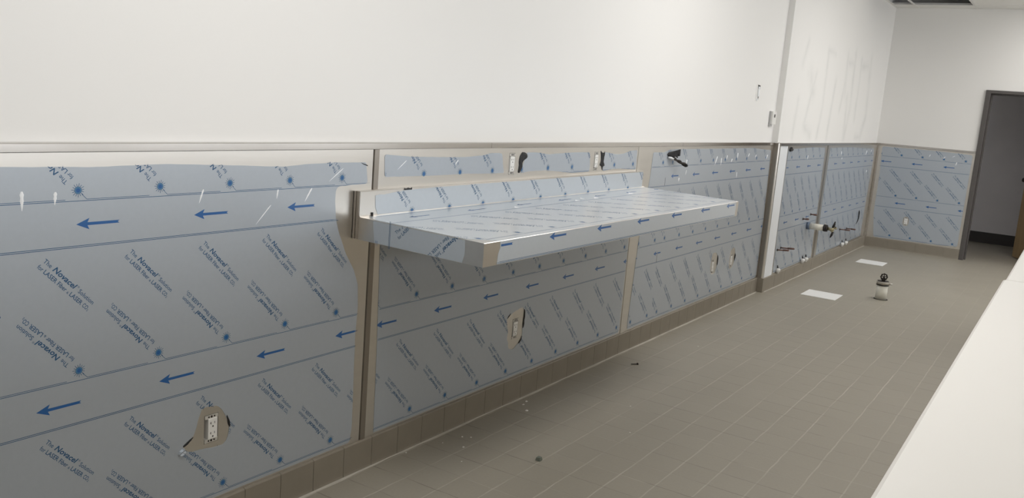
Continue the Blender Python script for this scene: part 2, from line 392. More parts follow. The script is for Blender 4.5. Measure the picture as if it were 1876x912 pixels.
# hall behind the door
mb = MB().box(-.3, 4, 13.5, 13.65, 0, 3.6); struct(mb.build('wall_hall_far', HALLP))
mb = MB().box(-.3, 4, 13.485, 13.5, 0, .145); struct(mb.build('baseboard_hall', HALLB))
mb = MB().box(-.45, -.3, YF + .15, 13.65, 0, 3.6); struct(mb.build('wall_hall_left', HALLP))
mb = MB().box(4, 4.15, YF + .15, 13.65, 0, 3.6); struct(mb.build('wall_hall_right', HALLP))
mb = MB().box(-.3, 4, YF + .145, 13.5, 2.83, 2.85); struct(mb.build('ceiling_hall', CEILM))

# door: frame and open leaf
dr = bpy.data.objects.new('door_1', None); COL.objects.link(dr); dr.location = (1.6, YF, 0); struct(dr)
mb = MB(); mb.sheet([[(DX0 - .018, 0), (DX0 + .032, 0), (DX0 + .032, DH - .018), (DX1 - .032, DH - .018), (DX1 - .032, 0), (DX1 + .018, 0), (DX1 + .018, DH + .018), (DX0 - .018, DH + .018)]], lambda u, v, d: (u, YF + .17 - d, v), 0, .18)
mb.box(DX0 + .032, DX0 + .048, YF + .06, YF + .10, 0, DH - .02); mb.box(DX0 + .032, DX1 - .032, YF + .06, YF + .10, DH - .034, DH - .018)
mb.build('frame', FRAMEM, dr, .003)
hx, hy = DX1 - .05, YF + .19; ang = math.atan2(12.32 - hy, 1.612 - hx); c, s_ = math.cos(ang), math.sin(ang); LL = math.hypot(12.32 - hy, 1.612 - hx)
def leaf(u, t, z): return (hx + c * u - s_ * t, hy + s_ * u + c * t, z)
mb = MB(); mb.add([leaf(u, t, z) for u in (0, LL) for t in (-.022, .022) for z in (.012, 1.9)], [(0, 1, 3, 2), (4, 6, 7, 5), (0, 4, 5, 1), (2, 3, 7, 6), (0, 2, 6, 4), (1, 5, 7, 3)])
lf = mb.build('door_leaf', WOOD, dr, .002)
for sgn in (-1, 1):
    mb = MB(); mb.tube([leaf(LL - .07, sgn * t, .95) for t in (.022, .028, .03, .055, .06, .075, .085, .088)], [.03, .03, .012, .012, .022, .027, .02, .002], 16)
    mb.build('knob', IRON, lf)

# tiled cove base on the left wall (joints cut into the one run), the jog and the far wall
def cove(mb, x0, y0, y1, axis='y', step=None, start=0.):
    """tiles of a base run: axis 'y' grows along y with its face at x0+.012, axis 'x' runs along x with its face at y0-.012"""
    prof = [(0, 0), (.0165, 0), (.0140, .004), (.0125, .010), (.012, .02), (.012, ZB - .004), (.009, ZB - .001), (.004, ZB), (0, ZB)]
    a = start
    while a < y1:
        p, q = max(a + .0011, y0), min(a + step - .0011, y1)
        if q > p:
            vs = []
            for e in (p, q): vs += [((x0 + dx, e, z) if axis == 'y' else (e, x0 - dx, z)) for dx, z in prof]
            m = len(prof); fs = [[i, (i + 1) % m, (i + 1) % m + m, i + m] for i in range(m)] + [list(range(m)), [i + m for i in range(m)][::-1]]
            mb.add(vs, [f[::-1] for f in fs] if axis == 'y' else fs)
        a += step
    if axis == 'y': mb.box(x0 - .001, x0 + .009, y0, y1, 0, ZB - .003, 1)
    else: mb.box(y0, y1, x0 - .009, x0 + .001, 0, ZB - .003, 1)
mb = MB(); cove(mb, -.001, -1.0, YP, 'y', .1545, 1.8598 - 20 * .1545); struct(mb.build('baseboard_left', [TILE, GROUT_D]))
mb = MB(); cove(mb, J, YP + .01, YF, 'y', .309, YP + .01); mb.box(-.001, J + .012, YP - .012, YP + .012, 0, ZB)
struct(mb.build('baseboard_left_rear', [TILE, TILE]))
mb = MB(); cove(mb, YF, J + .01, DX0 - .018, 'x', .309, J + .02 - .05); struct(mb.build('baseboard_far', [TILE, TILE]))
# pale caulk bead where base meets floor
mb = MB()
def bead(x0, y0, y1):
    n = int((y1 - y0) / .03)
    for k in range(n):
        a, b_ = y0 + (y1 - y0) * k / n, y0 + (y1 - y0) * (k + 1) / n; 
        w0, w1 = [.0075 + .0035 * math.sin(t * 9.1) + .002 * math.sin(t * 31) for t in (a, b_)]
        mb.add([(x0, a, .0003), (x0 + w0, a, .0003), (x0, a, .003), (x0, b_, .0003), (x0 + w1, b_, .0003), (x0, b_, .003)], [(1, 4, 5, 2)])
bead(.0155, -1, YP); bead(J + .0155, YP + .02, YF - .03)
struct(mb.build('trim_1', CAULK))

# ------------------------------------------------------------------ wall panels
def mpL(x0): return lambda u, v, d: (x0 + d, u, v)
mpF = lambda u, v, d: (u, YF - d, v)
def rect(u0, u1, v0, v1): return [(u0, v0), (u1, v0), (u1, v1), (u0, v1)]
ZP0, ZP1 = ZB - .002, 1.238
def ridge(mb, mp, u0, v0, u1, v1, w):
    """a small raised blister in the film, tapering down"""
    N_ = 7; vs = []
    for i in range(N_):
        t = i / (N_ - 1); ww = w * (math.sin(math.pi * min(1, t * 1.9 + .12)) if t < .42 else (1 - (t - .42) / .6)) * .5 + .0004
        u = u0 + (u1 - u0) * t; v = v0 + (v1 - v0) * t; vs += [mp(u - ww, v, .0012), mp(u, v, .0012 + ww * .5), mp(u + ww, v, .0012)]
    fs = []
    for i in range(N_ - 1): a = i * 3; fs += [(a, a + 1, a + 4, a + 3), (a + 1, a + 2, a + 5, a + 4)]
    mb.add(vs, fs, 0, True)
def panel(label, mp, loc, outline, holes, films, patches, prints, wr=None, strip=False, group=None):
    t = thing('wall_panel', loc, label, 'wall panel', group)
    MB().sheet([outline] + holes, mp, -.0195, 0).build('steel_sheet', STEEL, t)
    for f, lst in films:
        mb = MB(); mb.sheet([f] + lst, mp, .0003, .0011); fo = mb.build('protective_film', FILM, t)
        for pr in prints:
            tst = lambda u, v: inside(f, u, v) and not any(inside(h, u, v) for h in lst)
            us = [p[0] for p in f]; vs = [p[1] for p in f]
            gen_print('film_print', fo, mp, .0014, tst, max(min(us), pr['u0']), min(max(us), pr['u1']), min(vs), max(vs), pr['su'], pr.get('sper', .2405), pr['ap'], pr.get('aper', .36))
        if wr is not None:
            for a in wr:
                if inside(f, a[0], a[1]): mb = MB(); ridge(mb, mp, *a); mb.build('film_blister_gleam', WRINK, fo)
    return t
mp0 = mpL(0.); mpJ = mpL(J)
hA = rect(1.7, 1.753, .3165, .409); hB = rect(3.454, 3.504, .316, .415)
hC = rect(6.125, 6.168, .298, .398); hD = rect(6.528, 6.572, .298, .398)
hT1 = rect(3.314, 3.362, 1.108, 1.204); hT2 = rect(4.130, 4.174, 1.104, 1.203)
hF = rect(.461, .513, .3125, .405)
patchA = [(1.75, 0.431), (1.764, 0.417), (1.779, 0.395), (1.79, 0.375), (1.797, 0.352), (1.793, 0.326), (1.78, 0.298), (1.754, 0.295), (1.699, 0.304), (1.646, 0.306), (1.623, 0.33), (1.622, 0.335), (1.659, 0.353), (1.669, 0.372), (1.673, 0.391), (1.681, 0.413), (1.693, 0.439), (1.723, 0.435)]
patchB = [(3.528, 0.464), (3.546, 0.452), (3.556, 0.43), (3.549, 0.395), (3.546, 0.36), (3.548, 0.32), (3.542, 0.297), (3.512, 0.282), (3.477, 0.265), (3.453, 0.266), (3.43, 0.281), (3.426, 0.308), (3.412, 0.328), (3.418, 0.357), (3.413, 0.375), (3.399, 0.418), (3.411, 0.43), (3.445, 0.448)]
patchC = [(6.183, 0.451), (6.225, 0.428), (6.246, 0.383), (6.245, 0.354), (6.231, 0.323), (6.21, 0.293), (6.183, 0.285), (6.134, 0.290), (6.108, 0.325), (6.103, 0.373), (6.107, 0.392), (6.113, 0.43), (6.134, 0.449)]
patchD = [(6.589, 0.446), (6.621, 0.427), (6.638, 0.372), (6.629, 0.335), (6.614, 0.299), (6.561, 0.279), (6.523, 0.288), (6.506, 0.324), (6.507, 0.353), (6.515, 0.396), (6.514, 0.427), (6.552, 0.442)]
patchA, patchB, patchC, patchD = [rough_loop(smooth_loop(p), .0012, .008) for p in (patchA, patchB, patchC, patchD)]
fA = [(.3, 1.19), (.7, 1.195), (1.102, 1.194), (1.18, 1.191), (1.234, 1.192), (1.321, 1.188), (1.429, 1.19), (1.529, 1.192), (1.6, 1.19), (1.772, 1.184), (1.877, 1.179), (1.989, 1.174), (2.084, 1.18), (2.21, 1.183), (2.377, 1.181), (2.388, 1.104), (2.274, 1.102), (2.231, 1.100), (2.227, 1.056), (2.235, 0.988), (2.252, 0.938), (2.293, 0.856), (2.339, 0.791), (2.363, 0.736), (2.369, 0.654), (2.363, 0.53), (2.366, 0.361), (2.369, 0.189), (2.36, 0.127), (.3, .127)]
fA = soft_loop(fA)
fB1 = [(2.473, 1.209), (2.507, 1.206), (2.624, 1.198), (2.778, 1.194), (2.972, 1.191), (3.11, 1.197), (3.166, 1.206), (3.237, 1.205), (3.257, 1.2), (3.264, 1.151), (3.28, 1.117), (3.178, 1.117), (2.98, 1.122), (2.786, 1.121), (2.631, 1.123), (2.48, 1.125)]
fB2 = [(3.457, 1.206), (3.55, 1.205), (3.658, 1.195), (3.768, 1.199), (3.942, 1.202), (4.076, 1.201), (4.089, 1.133), (4.085, 1.101), (3.961, 1.099), (3.881, 1.1), (3.764, 1.11), (3.635, 1.119), (3.496, 1.119), (3.414, 1.111), (3.426, 1.139), (3.445, 1.174)]
fB3 = [(4.245, 1.201), (4.38, 1.187), (4.475, 1.189), (4.558, 1.204), (4.652, 1.209), (4.653, 1.096), (4.457, 1.107), (4.351, 1.107), (4.238, 1.098), (4.241, 1.14)]
fB4 = [(2.470, 0.94), (2.475, 0.863), (2.48, 0.721), (2.488, 0.463), (2.494, 0.127), (4.640, 0.127), (4.652, 0.158), (4.659, 0.634), (4.652, 0.693), (4.65, .94)]
fC = [(4.88, 1.193), (4.868, 1.027), (4.855, 0.982), (4.800, 0.673), (4.762, 0.178), (4.766, 0.126), (7.225, 0.126), (7.250, 0.153), (7.255, 0.617), (7.225, 1.188), (7.0, 1.197), (6.754, 1.209), (6.139, 1.208), (5.234, 1.210), (5.12, 1.206), (5.035, 1.191)]
fB1, fB2, fB3, fC = [soft_loop(f) for f in (fB1, fB2, fB3, fC)]
WR = [(1.151, 1.133, 1.151, 1.085, .010), (1.235, 1.128, 1.233, 1.095, .009), (1.68, 1.115, 1.666, 1.075, .006), (1.939, 1.053, 1.88, .995, .005), (1.967, 1.102, 1.962, 1.072, .006), (2.115, 1.10, 2.085, 1.056, .008), (2.26, 1.162, 2.194, 1.119, .006),
      (2.60, 1.184, 2.55, 1.15, .006), (2.93, 1.18, 2.91, 1.16, .008)]
WRC = [(5.422, 1.141, 5.422, 1.11, .022), (5.983, 1.156, 5.943, 1.093, .014), (6.067, 1.143, 6.069, 1.09, .014), (6.184, 1.16, 6.175, 1.129, .014), (6.296, 1.133, 6.28, 1.108, .016), (6.408, 1.175, 6.413, 1.132, .014), (6.676, 1.169, 6.653, 1.14, .014), (6.845, 1.156, 6.83, 1.134, .014), (7.144, 1.152, 7.109, 1.114, .014), (5.433, 1.073, 5.422, 1.042, .01), (5.319, 1.027, 5.318, 1.002, .018), (6.435, 1.032, 6.437, .989, .01)]
pA = panel('steel wall panel nearest the camera, film peeled back in a tongue beside the shelf end', mp0, (0, 1.3, ZP0), rect(.3, 2.412, ZP0, ZP1), [hA], [(fA, [patchA])], None,
           [dict(u0=-9, u1=99, su=1.2945, ap={0: 1.289, 1: 1.1785})], WR)
MB().box(-.0004, .0006, 1.7521, 1.7529, .136, .300).build('score_line', DARKGLUE, pA)
pB = panel('middle steel wall panel carrying the shelf, with torn film windows above it', mp0, (0, 3.6, ZP0), rect(2.444, 4.663, ZP0, ZP1), [hB, hT1, hT2],
           [(fB1, []), (fB2, []), (fB3, []), (fB4, [patchB])], None, [dict(u0=-9, u1=99, su=2.7095, sper=.2375, ap={0: 2.60, 1: 2.4755}, aper=.3565)], WR)
pC = panel('steel wall panel beyond the shelf end, with two oval cut-outs low down', mp0, (0, 6., ZP0), rect(4.700, YP - .006, ZP0, ZP1), [hC, hD], [(fC, [patchC, patchD])], None,
           [dict(u0=-9, u1=5.095, su=5.039, ap={1: 4.683}, sper=.2405), dict(u0=5.105, u1=99, su=5.19, sper=.2395, ap={0: 5.187, 1: 5.031}, aper=.3615)], WRC)
for z0, z1 in ((.985, 1.035), (1.15, 1.18), (.50, .57)): MB().sheet([rect(5.098, 5.1005, z0, z1)], mp0, .0012, .0016).build('film_seam', DARKGLUE, pC)
fD = soft_loop([(7.55, 1.20), (7.9, 1.203), (8.3, 1.212), (8.80, 1.205), (8.81, .9), (8.82, .13), (7.56, .13), (7.54, .6)], .05)
fE = soft_loop([(9.0, 1.20), (9.8, 1.207), (10.6, 1.19), (11.15, 1.185), (11.2, 1.0), (11.12, .6), (11.08, .14), (9.0, .13), (8.98, .6)], .05)
WRD = [(8.2, 1.14, 8.2, 1.10, .014), (9.5, 1.165, 9.5, 1.13, .016), (9.55, 1.10, 9.55, 1.08, .016), (10.75, 1.165, 10.72, 1.11, .022), (11.0, 1.17, 10.99, 1.14, .02), (10.9, .935, 10.88, .905, .02)]
pD = panel('steel wall panel behind the capped drain pipe, right after the wall steps out', mpJ, (J, 8.2, ZP0), rect(7.535, 8.862, ZP0, ZP1), [], [(fD, [])], None, [dict(u0=-9, u1=99, su=7.68, ap={0: 7.50, 1: 7.694 - .37}, aper=.362)], WRD)
pE = panel('steel wall panel running into the room corner, with a dark torn slot low down', mpJ, (J, 10., ZP0), rect(8.925, YF - .002, ZP0, ZP1), [], [(fE, [])], None, [dict(u0=-9, u1=99, su=9.1, ap={0: 9.25, 1: 9.12}, aper=.362)], WRD)
fF = soft_loop([(.103, 1.216), (.239, 1.214), (.554, 1.217), (.862, 1.212), (1.08, 1.205), (1.075, .142), (.869, .135), (.396, .127), (.151, .125), (.115, .424), (.118, .88)], .05)
WRF = [(.64, 1.17, .63, 1.14, .008), (.80, 1.16, .78, 1.13, .009), (.90, 1.18, .87, 1.16, .008), (.93, 1.11, .92, 1.07, .010), (.76, .997, .72, .994, .006)]
pF = panel('square steel wall panel on the end wall beside the doorway', mpF, (.55, YF, ZP0), rect(J + .002, DX0 - .02, ZP0, ZP1), [hF], [(fF, [smooth_loop(rect(.452, .522, .304, .414))])], None,
           [dict(u0=-9, u1=99, su=.331, sper=.2295, ap={0: .110, 1: .333}, aper=.3425)], WRF)

# dark curled tears and folds at the edges of the film
def torn(parent, mp, lp, lift=.006, m=DARKGLUE, name='torn_film_edge'):
    mb = MB(); lp = rough_loop(smooth_loop(lp), .0008, .008)
    cu = sum(p[0] for p in lp) / len(lp); cv = sum(p[1] for p in lp) / len(lp)
    n = len(lp); vs = [mp(u, v, .0013) for u, v in lp] + [mp(cu + (u - cu) * .75 + .001, cv + (v - cv) * .75, lift * random.uniform(.6, 1.1)) for u, v in lp] + [mp(cu, cv, lift * .5)]
    fs = [(i, (i + 1) % n, (i + 1) % n + n, i + n) for i in range(n)] + [(i + n, (i + 1) % n + n, 2 * n) for i in range(n)]
    mb.add(vs, fs); return mb.build(name, m, parent)
torn(pA, mp0, [(1.622, .334), (1.640, .345), (1.662, .356), (1.658, .351), (1.640, .337), (1.628, .329)], .004, BLACK)
torn(pA, mp0, [(1.783, .394), (1.790, .386), (1.800, .362), (1.799, .345), (1.794, .352), (1.789, .368)], .003, BLACK)
torn(pA, mp0, [(1.605, .318), (1.625, .330), (1.632, .318), (1.622, .306), (1.606, .305)], .010, FILM, 'curled_film_scrap')
torn(pB, mp0, [(3.549, .455), (3.563, .437), (3.557, .39), (3.561, .362), (3.547, .352), (3.545, .37), (3.549, .41), (3.550, .435)], .003, BLACK)
torn(pB, mp0, [(3.512, .283), (3.542, .305), (3.549, .322), (3.546, .300), (3.530, .285)], .003, BLACK)
torn(pB, mp0, [(3.399, .425), (3.413, .440), (3.432, .452), (3.425, .442), (3.408, .428)], .003, BLACK)
torn(pB, mp0, [(3.428, 1.212), (3.474, 1.191), (3.445, 1.176), (3.421, 1.17), (3.418, 1.139), (3.413, 1.113), (3.391, 1.113), (3.401, 1.139), (3.395, 1.174), (3.405, 1.196)], .006, BLACK)
torn(pB, mp0, [(4.195, 1.212), (4.212, 1.197), (4.238, 1.196), (4.246, 1.212), (4.243, 1.166), (4.235, 1.135), (4.262, 1.127), (4.237, 1.125), (4.232, 1.099), (4.222, 1.125), (4.196, 1.130), (4.212, 1.146), (4.206, 1.182)], .004, BLACK)
torn(pC, mp0, [(6.232, .430), (6.248, .41), (6.254, .37), (6.246, .338), (6.238, .36), (6.236, .40)], .004, BLACK)
torn(pC, mp0, [(6.628, .40), (6.646, .385), (6.640, .358), (6.627, .330), (6.622, .36)], .004, BLACK)
torn(pA, mp0, [(2.345, 1.1815), (2.352, 1.178), (2.372, 1.1715), (2.386, 1.166), (2.386, 1.169), (2.372, 1.1745)], .003)
torn(pE, mpJ, [(10.78, .47), (10.86, .462), (10.86, .40), (10.83, .33), (10.80, .345), (10.79, .40)], .006, BLACK)
torn(pE, mpJ, [(10.70, .30), (10.80, .335), (10.82, .345), (10.80, .375), (10.76, .33)], .006, DARKGLUE)
torn(pD, mpJ, [(7.56, 1.20), (7.63, 1.225), (7.655, 1.185), (7.58, 1.175)], .02, BLACK)

# ------------------------------------------------------------------ metal trims: cap rail, seam strips, corner pieces
def cap(n, mp, u0, u1, m=STEEL_D, top=ZC):
    mb = MB(); prof = [(-.0195, top - .024), (.0095, top - .024), (.0115, top - .022), (.0115, top - .0025), (.0085, top), (-.0195, top)]
    k = len(prof); vs = [mp(u, z, d) for u in (u0, u1) for d, z in prof]
    mb.add(vs, [[i, (i + 1) % k, (i + 1) % k + k, i + k] for i in range(k)] + [list(range(k)), [i + k for i in range(k)]])
    o = mb.build('trim_%d' % n, m); bm = bmesh.new(); bm.from_mesh(o.data); bmesh.ops.recalc_face_normals(bm, faces=bm.faces); bm.to_mesh(o.data); bm.free()
    return struct(o)
cap(2, mp0, .3, 3.1495, STEEL_D); cap(3, mp0, 3.151, 5.30, STEEL_D); cap(4, mp0, 5.302, YP - .012, STEEL_D); cap(5, mpJ, YP + .004, YF - .014, STEEL_D); cap(6, mpF, J + .012, DX0 - .02, STEEL_D)
def strip(mp, u0, u1, label, m=STEEL_D):
    mb = MB(); prof = [(u0, -.0195), (u0, -.004), (u0 + .0025, .0022), (u1 - .001, .0030), (u1, 0), (u1, -.0195)]
    k = len(prof); vs = [mp(u, z, d) for z in (ZP0, ZP1 - .0105) for u, d in prof]
    mb.add(vs, [[i, (i + 1) % k, (i + 1) % k + k, i + k] for i in range(k)] + [list(range(k)), [i + k for i in range(k)]])
    o = mb.build('seam_strip', m); bm = bmesh.new(); bm.from_mesh(o.data); bmesh.ops.recalc_face_normals(bm, faces=bm.faces); bm.to_mesh(o.data); bm.free()
    return tag(o, label, 'metal trim', 'vertical joint strips between wall panels')
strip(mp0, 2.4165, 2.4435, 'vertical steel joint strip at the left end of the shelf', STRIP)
strip(mp0, 4.668, 4.6995, 'vertical steel joint strip passing behind the right end of the shelf', STEEL)
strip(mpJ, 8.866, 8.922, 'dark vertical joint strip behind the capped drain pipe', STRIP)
# outside corner where the wall steps out: rounded metal edge and a white filmed strip
t = thing('corner_trim', (J, YP, ZB), 'tall outside-corner metal trim with a white filmed face where the wall steps out', 'metal trim')
MB().box(.0005, J - .0125, YP - .0055, YP - .0005, ZB + .0005, ZC - .004).build('return_face', STRIP, t)  # dark reflection on this face comes from the colour
mb = MB(); prof = [(J - .012, YP - .0055)] + [(J - .012 + .012 * math.sin(a), YP + .0065 - .012 * math.cos(a)) for a in [math.pi / 2 * k / 6 for k in range(1, 7)]] + [(J, YP + .030), (J - .018, YP + .030), (J - .018, YP), (J - .012, YP)]
k = len(prof); mb.add([(x, y, z) for z in (ZB + .0005, ZC - .004) for x, y in prof], [[i, (i + 1) % k, (i + 1) % k + k, i + k] for i in range(k)] + [list(range(k))[::-1], [i + k for i in range(k)]])
mb.build('corner_bead', STEEL, t)
MB().sheet([rect(YP + .031, 7.528, ZP0, 1.226)], mpJ, -.0195, .0012).build('filmed_face', WFILM, t)
MB().sheet([rect(7.5283, 7.5347, ZP0, 1.226)], mpJ, -.0195, -.006).build('gap_shade', BLACK, t)  # black strip painted in for the shade inside the open joint
# inside corner angle
t = thing('corner_trim', (J, YF, ZB), 'vertical steel angle in the inside corner at the end wall', 'metal trim')
MB().box(J + .0012, J + .026, YF - .004, YF - .0005, ZB + .001, 1.225).box(J + .0003, J + .0022, YF - .05, YF - .0006, ZB + .001, 1.225).build('angle', STEEL_D, t)

# ------------------------------------------------------------------ the shelf
SY0, SY1, SZ, SH, SXB, SXF, SZT = 2.324, 4.734, .990, .080, .028, .570, 1.083
def shf(x, y, z):
    t_ = (y - SY0) / (SY1 - SY0); f = max(0, (x - SXB) / (SXF - SXB))
    return (x + .028 * t_ * min(f, 1.05), y, z + .005 * t_ - .010 * f)
sh = thing('wall_shelf', (.3, 3.5, SZ - SH), 'long film-covered steel shelf with a backsplash, mounted on the wall', 'shelf')
mb = MB(); prof = [(.0022, SZT - .002), (.0022, SZ - SH), (SXF, SZ - SH), (SXF, SZ - .0014), (SXF - .0014, SZ), (SXB + .006, SZ), (SXB + .0015, SZ + .002), (SXB, SZ + .006), (SXB, SZT - .003), (SXB - .003, SZT)]
k = len(prof); NY = 24; ys = [SY0 + (SY1 - SY0) * i / NY for i in range(NY + 1)]
vs = [shf(x, y, z) for y in ys for x, z in prof]
mb.add(vs, [[j * k + i, j * k + (i + 1) % k, (j + 1) * k + (i + 1) % k, (j + 1) * k + i] for j in range(NY) for i in range(k)] + [list(range(k)), [NY * k + i for i in range(k)]])
so = mb.build('steel_body', STEEL, sh)
bm = bmesh.new(); bm.from_mesh(so.data); bmesh.ops.recalc_face_normals(bm, faces=bm.faces); bm.to_mesh(so.data); bm.free()
MB().box(.0022, .012, SY0 - .004, SY0 + .001, SZ - SH + .001, SZT - .002).box(.0145, .0265, SY0 - .0025, SY0 + .001, SZ - SH + .002, SZT - .002).build('end_hem', STEEL_D, sh)
MB().box(SXB + .0002, SXB + .0045, SY0 + .062, SY0 + .068, SZ + .0005, SZ + .013).build('weld_gap', BLACK, sh)
bsp = lambda u, v, d: shf(SXB + d, u, v)                              # backsplash face
top = lambda u, v, d: shf(SXB + (1.128 - v), u, SZ + d)               # v falls from 1.128 at the fold
frn = lambda u, v, d: tuple(Vector(shf(SXF, u, SZ - (.586 - v))) + Vector((d, 0, 0)))
sid = lambda u, v, d: tuple(Vector(shf(SXB + (1.128 - v), SY0, SZ - (SY0 - u))) + Vector((0, -d, 0)))
fbs = rough_loop([(2.403, 1.064), (2.425, 1.0665), (2.45, 1.065), (2.50, 1.070), (2.56, 1.0745), (2.62, 1.0755), (2.75, 1.0775), (3.2, 1.0785), (4.0, 1.079), (4.703, 1.0795), (4.700, .9925), (3.2, .9925), (2.42, .9925), (2.406, 1.02)], .0005, .03)
ftp = [(2.330, 1.06), (2.36, 1.115), (2.42, 1.1215), (4.715, 1.1215), (4.728, 1.05), (4.728, .60), (4.70, .5885), (2.42, .5885), (2.40, .6), (2.330, .668)]
ffr = [(2.415, .5838), (4.695, .5838), (4.692, .5075), (2.405, .5075), (2.408, .54), (2.418, .56)]
fsd = [(SY0 - .0025, 1.062), (SY0 - .0785, 1.052), (SY0 - .0785, .668), (SY0 - .05, .660), (SY0 - .0025, .662)]
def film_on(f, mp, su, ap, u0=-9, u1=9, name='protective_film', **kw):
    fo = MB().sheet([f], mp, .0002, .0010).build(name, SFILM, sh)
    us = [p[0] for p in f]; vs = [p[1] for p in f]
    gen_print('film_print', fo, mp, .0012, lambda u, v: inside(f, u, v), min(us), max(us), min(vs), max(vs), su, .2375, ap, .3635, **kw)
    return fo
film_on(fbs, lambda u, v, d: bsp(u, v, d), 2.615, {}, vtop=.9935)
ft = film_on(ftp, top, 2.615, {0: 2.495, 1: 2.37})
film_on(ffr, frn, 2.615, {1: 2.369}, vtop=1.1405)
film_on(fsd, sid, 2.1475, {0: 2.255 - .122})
for u, v, l in ((3.14, 1.00, .03), (3.66, .995, .04), (3.76, 1.02, .03), (3.86, 1.0, .04), (4.28, 1.015, .05)):
    MB().add([top(u, v, .0012), top(u + l, v - .006, .0012), top(u + l * .6, v + .012, .004)], [(0, 1, 2)]).build('film_blister_gleam', WRINK, ft)
for u, l in ((2.49, .11), (2.93, .11), (3.22, .10), (3.64, .08), (3.98, .06), (4.35, .06)):
    MB().add([top(u, 1.039, .0013), top(u + l * .6, 1.040, .0013), top(u + l * .55, 1.0425, .0013), top(u + .02, 1.0435, .0013)], [(0, 1, 2, 3)]).build('film_crease', DARKGLUE, ft)
mb = MB(); mb.add([bsp(2.56 + .012 * k, 1.0785 + (.003 if k % 2 else .006), .0014) for k in range(5)] + [bsp(2.56 + .012 * k, 1.0755, .0014) for k in range(5)], [(k, k + 5, k + 6, k + 1) for k in range(4)])
mb.build('film_tear', DARKGLUE, sh)

# ------------------------------------------------------------------ power outlets set in the cut-outs
def outlet(h, mp, label, zrot=0., off=0., small=False):
    u0, u1 = h[0][0], h[1][0]; v0, v1 = h[0][1], h[2][1]; cu, cv = (u0 + u1) / 2, (v0 + v1) / 2
    p = mp(cu, v0, 0); t = thing('power_outlet', p, label, 'power outlet', 'power outlets set in the steel wall panels')
    q = lambda d: (lambda u, v, e: mp(u, v, e + d))
    mb = MB(); w = .0015
    mb.sheet([rect(u0 + .0003, u1 - .0003, v0 + .0003, v1 - .0003)], mp, -.0193, -.0165)
    mb.build('box', BLACK, t)
    dv = off
    for z0, z1 in ((v0 + .0015, v0 + .013), (v1 - .013, v1 - .0015)):
        mb = MB(); mb.sheet([rect(u0 + .002, u1 - .002, z0, z1)], mp, -.016, .0012)
        yk = mb.build('mounting_tab', GALV, t)
        mb = MB(); zc = (z0 + z1) / 2
        for du in (-.010, 0, .011): mb.tube([mp(cu + du, zc, .0005), mp(cu + du, zc, .0020)], .0028 if du else .0038, 10)
        mb.build('screw', IRON, yk)
    fw = min(.0345, (u1 - u0) * .72); f0 = cu - fw / 2 + dv; f1 = cu + fw / 2 + dv; z0, z1 = cv - .0335, cv + .0335
    mb = MB(); mb.sheet([rect(f0, f1, z0, z1)], mp, -.016, .0042); fc = mb.build('receptacle_face', WHITEP, t, .0012)
    mb = MB(); um = (f0 + f1) / 2
    for zz in (cv + .019, cv - .014):
        mb.sheet([rect(um - .0085, um - .0068, zz - .004, zz + .004)], mp, .0040, .0046).sheet([rect(um - .0105, um - .0068, zz - .001, zz + .0008)], mp, .0040, .0046)
        mb.sheet([rect(um + .0055, um + .0072, zz - .0035, zz + .0035)], mp, .0040, .0046)
        mb.sheet([[(um + .0027 * math.cos(a), zz - .0115 + .0027 * math.sin(a)) for a in [math.pi / 5 * k for k in range(10)]]], mp, .0040, .0046)
    mb.build('slots', IRON, fc)
    return t
outlet(hA, mp0, 'white outlet in the big bare patch low on the nearest wall panel', off=.0035)
outlet(hB, mp0, 'white outlet in the ragged patch under the shelf')
outlet(hT1, mp0, 'white outlet above the shelf, the nearer of the two up there')
outlet(hT2, mp0, 'white outlet above the shelf, the farther of the two up there')
outlet(hC, mp0, 'white outlet in the nearer of two oval cut-outs beyond the shelf')
outlet(hD, mp0, 'white outlet in the farther of two oval cut-outs beyond the shelf')
outlet(hF, mpF, 'small white outlet on the end wall panel beside the doorway')

# ------------------------------------------------------------------ things on the walls
t = thing('cable_end', (.002, 5.15, 1.15), 'black folded bracket with a twisted cord, sticking out high on the panel beyond the shelf', 'cable')
mb = MB()
mb.add([(.003, 5.085, 1.178), (.003, 5.11, 1.158), (.030, 5.15, 1.165), (.028, 5.14, 1.196), (.003, 5.10, 1.190), (.045, 5.19, 1.214), (.042, 5.20, 1.172)], [(0, 1, 2, 3), (0, 3, 4), (3, 2, 6, 5), (4, 3, 5), (1, 0, 4), (1, 4, 5, 6, 2)])
mb.tube([(.034 + .010 * math.cos(a), 5.18, 1.172 + .010 * math.sin(a)) for a in [k * .6 for k in range(9)]], .004, 8)
mb.build('bracket', BLACK, t)
MB().tube([(.005, 5.10, 1.160), (.018, 5.115, 1.158), (.028, 5.135, 1.152)], [.006, .007, .004], 8).build('ferrule', WRINK, t)
mb = MB()
for ph in (0, math.pi):
    pts = []
    for i in range(20):
        s_ = i / 19; a = ph + s_ * 8; pts.append((.022 + .030 * s_ + .005 * math.cos(a), 5.13 + .14 * s_, 1.160 - .044 * s_ + .005 * math.sin(a)))
    mb.tube(pts, [.004 + .004 * (k / 19) for k in range(20)], 8)
mb.build('cord', IRON, t)
mb = MB(); mb.tube([(.055 + .006 * math.sin(k), 5.27 + .012 * (k / 5), 1.114 - .004 * (k / 5)) for k in range(6)], .010, 8); mb.build('plug', BLACK, t)
